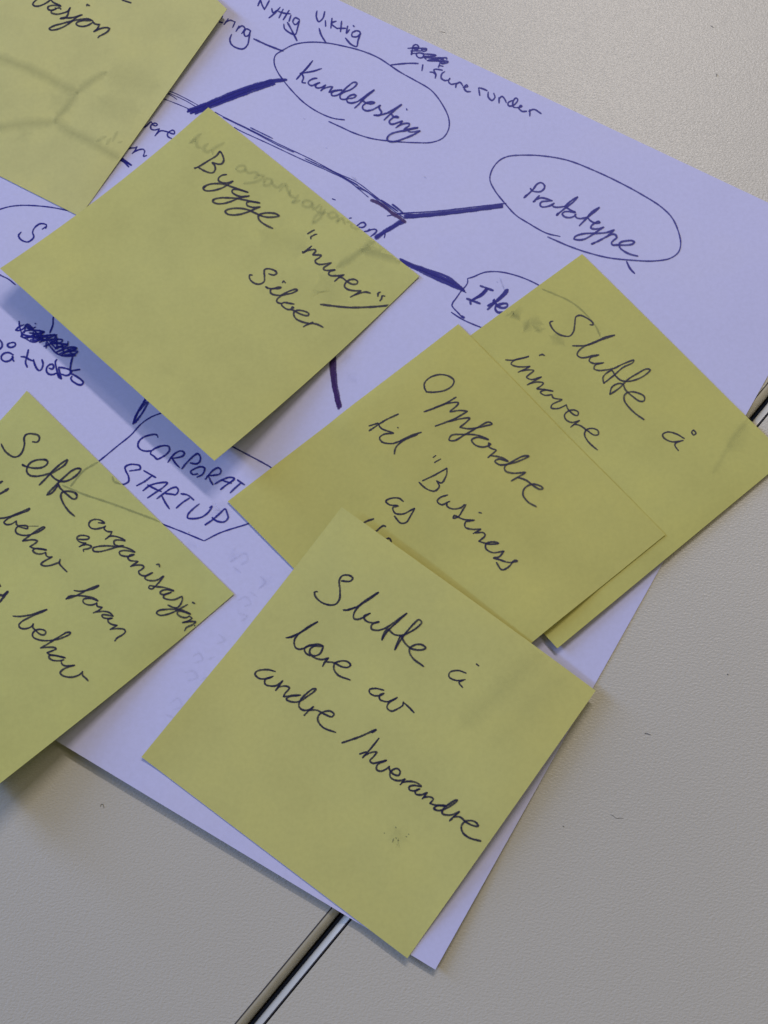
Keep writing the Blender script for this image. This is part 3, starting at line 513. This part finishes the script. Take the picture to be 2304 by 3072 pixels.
ink('paper','M7',4.8,W_,"130,265 170,230 240,165 300,90 345,75 385,105 385,145 340,185 280,188 235,175 210,145; 245,315 285,275 325,235; 280,290 340,265 400,272 485,300; 485,300 420,305 350,315 332,345 350,375 410,375 470,355 510,330; 485,345 495,370 550,382 640,370; 635,375 720,300 800,250; 800,255 740,320 660,380 590,435 535,485; 640,370 700,410 770,445 700,435 630,440 608,465 640,500 700,510 760,490 780,465; 765,470 785,510 840,522 915,505; 915,505 990,430 1070,380; 1070,385 1010,440 930,500 870,560 820,612; 920,505 960,550 1020,578 1075,572 1060,555 1010,580 970,615 965,640 1010,652 1070,645 1125,628; 1125,628 1060,670 980,725 890,775 820,788 755,775 770,745 850,715 950,705 1060,705 1160,695 1255,662; 1255,662 1180,730 1080,790 970,840; 1150,755 1220,720 1265,720 1285,760 1250,790 1220,825 1235,850 1290,850 1400,852 1480,840 1505,815 1480,798 1400,800 1330,820 1315,850 1330,890 1380,930 1450,965 1550,990","handwritten Prototype")
ink('paper','M7',7,"ink_blob","150,245 172,228; 250,312 268,300; 975,838 1010,825; 540,480 560,455")
ink('paper','K3',5,"drawn_line","880,705 900,745 925,772","short tick below the Prototype oval")
ink('paper','K2',6.2,"drawn_bar","850,1085 1000,1072 1200,1048 1340,1030; 850,1075 1000,1062 1200,1040 1340,1020; 860,1080 1080,1060 1340,1025","thick blue pen bar leading to the Prototype oval")
ink('paper','K2',3.4,"drawn_line","765,1075 830,1065 900,1068; 820,1062 1000,1052 1200,1030 1358,1012")
ink('paper','K5',2.4,"drawn_line","300,75 345,100 500,175 700,275 900,370 1050,450 1180,510 1300,600 1400,680 1480,735; 420,170 455,190 640,275 820,360 1000,440 1130,505 1255,605; 350,108 520,190 700,285 790,325; 860,365 1050,455 1200,540 1320,620 1435,690; 1180,540 1250,575 1385,690; 1400,650 1470,705; 500,180 600,225; 1000,425 1100,480 1190,530; 520,172 660,240","fine doubled pen lines of the centre frame")
ink('paper','N7',9,"drawn_bar","905,0 1040,55 1150,120 1280,230 1420,320 1520,395","dark corner line of the centre frame",INKV)
ink('paper','N7',9,"drawn_bar","1500,385 1400,425 1300,485 1150,570 990,690; 1450,370 1380,410 1250,495 1120,575 980,665")
ink('paper','N7',3.4,"drawn_line","1085,0 1230,90 1385,205; 1290,70 1400,160 1500,250; 1160,600 1150,640 1140,675; 1440,340 1420,380")
ink('paper','N7',4.4,W_,"640,470 685,440 720,410 780,402 810,435 790,475 740,488 690,480; 780,560 850,550 880,515; 850,555 920,525 990,525 1005,550 970,600 925,630 900,650; 520,325 560,318","blue letters en at the edge of the murer note")
ink('paper','K5',4,"pen_dot","1030,615 1050,622")
ink('paper','K6',6.4,"drawn_bar","0,40 35,58 120,88 220,125 270,165 290,185; 0,50 50,68 130,105 230,150 285,180; 20,60 60,80 150,125 230,160 290,185; 60,75 100,90 200,130 265,165; 80,80 180,120 250,150","thick blue pen bar leading to the Ite oval")
ink('paper','N1',3.6,"drawn_oval","1800,520 1659,445 1450,355 1250,290 1050,245 880,230 720,240 600,275 480,330 350,370; 350,370 350,450 310,520 220,620 130,750 50,860 40,910 90,980 160,1050 210,1110; 25,1040 120,1105 250,1185 400,1255 610,1340 700,1375; 230,600 320,650","blue pen oval half hidden by two notes")
ink('paper','N1',8.5,"ink_blob","225,1120 280,1150")
ink('paper','N1',6.2,W_,"600,515 700,550 860,610; 740,560 640,660 540,740 440,800; 720,580 620,690 500,770; 760,575 650,690 560,750; 330,768 430,805 600,870; 440,800 405,835 415,885; 1155,590 1120,600 1050,680 950,790 840,900 745,990; 1155,595 1130,650 1000,770 900,850; 750,915 860,850 875,785 880,830 900,860; 900,850 950,920 1040,955 1110,945 1145,910 1130,870 1080,865 1000,880 930,905 900,950 910,1000 950,1040 1010,1048 1080,1040","handwritten Ite running under a note")
ink('paper','K4',3.4,"drawn_oval","-30,315 0,303 80,282 170,275 280,280 380,292 520,320; -30,750 0,770 60,800 110,840","thin blue arc at the left edge")
ink('paper','K4',4.4,W_,"325,440 330,415 290,405 250,430 232,465 240,500 200,535 150,520 132,490 150,465; 300,445 330,425","blue letter S at the left edge")
ink('paper','N2',5.2,W_,"-30,470 0,480 35,530 35,590 0,630 -20,640; 205,520 145,545 135,580 180,605 250,590 278,555 255,522 205,520; 240,740 160,700 80,710 25,760 30,820 90,855 150,850 200,820 230,770; 225,770 225,815 250,855; 215,760 240,790","handwritten på")
ink('paper','N2',5.2,W_,"505,645 480,760 455,870 485,960; 370,770 450,780 530,825 600,850; 595,820 615,900 660,990 700,1018 740,990 765,900 745,820; 870,975 930,990 955,950 930,905 870,920 830,970 830,1040 880,1085 950,1085 1010,1060; 1010,820 985,860 1000,960 1040,1090 1095,1165 1060,1150 1010,1060; 1090,1160 1060,1040 1040,965; 1040,960 1130,970 1230,1000 1270,1030 1230,1090 1170,1105 1090,1080; 1290,775 1260,900 1250,1000 1245,1060; 1420,1000 1340,1010 1270,1030 1260,1060 1340,1110 1430,1170 1480,1230 1450,1270 1400,1270 1330,1235 1275,1190 1260,1150 1280,1120","handwritten tvers with an overwritten letter")
ink('paper','N2',4.8,"drawn_line","955,60 945,95 940,200 885,350")
ink('paper','N2',4.6,"scribble","340,140 350,240 380,340 400,420; 275,300 340,240 430,200; 275,300 340,305 420,270 470,200 520,210 600,300; 430,350 470,230 560,270 635,245; 370,410 420,330 520,300 700,310 790,330 720,360 520,350; 370,410 460,450 560,505 650,500 700,440; 380,370 500,400 640,420 800,470; 480,440 620,380 760,330; 480,260 620,320 700,420 780,500; 590,480 590,330; 600,430 720,400 880,390 990,390 960,450 850,480 700,470; 650,490 760,430 900,380; 700,520 860,440 1010,380; 800,480 900,470 1020,460 1110,475 1080,520 960,520; 780,590 860,560 990,480 1050,460; 820,620 820,520; 830,500 900,600 980,690 1060,740 1180,760 1340,755; 880,500 1000,620 1000,400; 900,540 1060,540 1200,560 1150,600 1000,590; 980,640 1100,580 1210,540; 1000,690 1130,640 1260,600 1360,620 1300,660 1150,690; 1060,720 1200,680 1380,680 1330,720 1150,740; 1100,560 1130,700; 1200,620 1250,700 1340,740; 1210,500 1200,560; 1100,740 1250,640 1360,610; 625,180 635,190; 650,400 900,440; 700,300 740,350 680,440; 900,480 1000,540; 480,400 620,440 760,490; 540,470 700,490; 430,430 600,400","long scribbled-out word above tvers")
ink('paper','K9',5.4,"drawn_line","310,370 280,415 240,480 205,565; 320,390 300,430 260,500 215,560; 290,425 230,500 210,545","narrow wedge of pen lines at the CORPORAT oval")
ink('paper','K9',3.8,"drawn_oval","440,475 378,497 320,520 260,560 190,635 110,700 0,790 -40,820; 760,670 815,700 900,745 1040,820 1080,845; 340,1165 385,1185 500,1230 645,1290; 650,1290 750,1240 905,1190 960,1170","angular blue outline round CORPORAT STARTUP")
ink('paper','K9',9,"drawn_bar","1415,80 1430,135 1445,270 1485,470; 1440,80 1455,130 1465,300 1495,460; 1425,90 1442,150 1450,300 1480,440","thick violet bar below the murer note",INKV)
ink('paper','N6',4.8,W_,"530,130 510,95 430,100 350,130 300,180 295,240 340,280 400,290 450,285; 450,285 520,245 600,225 655,235 665,280 620,335 560,370 520,385 480,350 440,320 450,290; 645,425 690,360 740,310 800,288 840,310 825,345 770,365 690,375; 700,380 740,440 785,485; 810,500 880,415 960,340 1000,320 1030,360 1020,420 980,440 910,430; 940,570 915,535 960,500 1030,475 1080,490 1060,560 990,600; 940,570 1000,560; 1090,625 1140,560 1190,510 1245,488 1275,520 1260,560 1200,575 1130,580; 1130,590 1150,640 1180,690; 1200,680 1290,630 1380,600 1435,615 1400,650 1340,690 1270,745; 1280,630 1330,650 1400,670; 1470,630 1510,660 1555,690; 1515,665 1440,730 1385,785","blue capitals CORPORAT")
ink('paper','N6',4.8,W_,"190,525 260,515 320,500 310,460 270,450 190,450 140,480 150,530 180,590 180,650 115,685 80,680; 360,520 420,555 505,605; 460,580 370,650 275,700; 350,760 430,700 520,670 640,665 590,720 500,780 405,845; 405,690 500,740 570,770; 515,855 600,790 690,730 750,720 770,760 740,805 690,800 600,790; 570,810 610,890 665,975; 800,795 880,810 955,870; 905,845 820,900 745,965; 1020,915 950,970 885,1040 880,1080 950,1090 1050,1070 1130,1010 1170,940 1140,960; 1085,1165 1180,1100 1270,1020 1325,975 1350,1030 1360,1080 1320,1125 1270,1130 1210,1110 1170,1075","blue capitals STARTUP")
ink('paper','K7',5,"pencil_smudge","1430,1110 1480,1080 1530,1060 1540,1100 1500,1130; 1450,1140 1500,1180; 1480,1350 1530,1330 1560,1370 1520,1390; 1560,1300 1600,1330; 1480,1430 1540,1450 1500,1480; 1200,1700 1240,1680 1260,1720 1210,1740; 1290,1720 1340,1700; 1150,1800 1200,1790 1230,1830 1170,1850; 1250,1850 1300,1830 1320,1880; 1060,1990 1110,1960 1130,2010 1080,2030; 1170,1960 1220,1990; 1030,2060 1080,2080; 1360,1560 1400,1600 1350,1620; 1620,1200 1650,1240 1610,1280","faint mirrored writing on the back of the sheet",SMUDGE,0.13,0.9,0.6)
for smear in ("540,1310 600,1330", "700,1060 760,1100 690,1130", "840,1340 820,1420", "1060,1520 1000,1580", "1540,250 1590,300", "1500,180 1560,140"):
    ink('paper','K9',26,"pencil_smudge",smear,None,SMUDGE,0.06,1.0,0.8)
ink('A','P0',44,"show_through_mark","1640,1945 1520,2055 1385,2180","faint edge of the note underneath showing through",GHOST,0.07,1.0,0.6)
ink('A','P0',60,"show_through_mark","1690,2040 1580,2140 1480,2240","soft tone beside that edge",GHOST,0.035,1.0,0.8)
ink('paper','K2',5,"pencil_smudge","590,880 615,900; 610,930 650,950; 950,880 958,886; 460,735 466,738; 350,590 358,596","faint specks on the sheet",SMUDGE,0.3,0.9,0.6)
ink('paper','N1',4,"pencil_smudge","990,355 1030,450 1080,590; 930,430 960,450","light pencil tick beside Ite",SMUDGE,0.3,0.8,0.6)
# ------------------------------------------------------------------ lint and specks on the desk
def lint(px, rad, label, host=None):
    P = smooth_curve(np.array(px, float), 1.5)
    r = rad*0.6; V = []; F = []
    pts = []
    for x, y in P:
        if host:
            u, v = H[host].find(np.array([[x, y]])); q = H[host].surf(u, v)[0]; q[2] += r
        else: q = at(x, y, r)
        pts.append(q)
    pts = np.array(pts); c = pts.mean(0)
    pts[:, 2] += 0.05*np.sin(np.linspace(0, 3.1, len(pts)))
    d = np.gradient(pts, axis=0); d /= np.linalg.norm(d, axis=1)[:, None]+1e-9
    for i, (q, t) in enumerate(zip(pts, d)):
        a = np.cross(t, [0, 0, 1.0]); a /= np.linalg.norm(a)+1e-9; b = np.cross(a, t)
        for k in range(6):
            g = k*math.pi/3; V.append((q+r*(a*math.cos(g)+b*math.sin(g))-c)*MM)
    for i in range(len(pts)-1):
        for k in range(6): F.append((i*6+k, i*6+(k+1) % 6, i*6+6+(k+1) % 6, i*6+6+k))
    o = link_mesh("lint_fibre", V, F, M_lint); o.location = c*MM
    tag(o, label, "lint", "bits of lint on the desk and papers")
lint([(301, 2420), (303, 2414), (308, 2412), (310, 2417), (312, 2424)], 0.07, "tiny curled dark hair on the desk below the left sticky note")
lint([(1934, 2200), (1942, 2201), (1952, 2204)], 0.09, "short dark fibre on the bare desk to the right of the front sticky note")
lint([(1319, 95), (1327, 96), (1336, 98)], 0.06, "short grey fibre on the desk above the scribbled-out word")
lint([(2182, 2022), (2185, 2024)], 0.14, "dark crumb on the desk far right, below the innovere note")
lint([(1689, 2478), (1691, 2480)], 0.13, "dark crumb on the lower right desk beside the white paper edge")
lint([(566, 1596), (567, 1597)], 0.1, "tiny speck on the white sheet beside the STARTUP lettering", 'paper')
lint([(1831, 2443), (1838, 2446), (1846, 2453), (1854, 2455), (1862, 2454), (1870, 2456)], 0.045, "thin wavy hair on the lower right desk")
lint([(2132, 77), (2136, 79), (2139, 82)], 0.09, "tiny dark speck of lint near the top right corner, higher one")
lint([(2149, 221), (2151, 225), (2148, 229)], 0.10, "small dark fleck on the desk near the right edge above the white sheet")
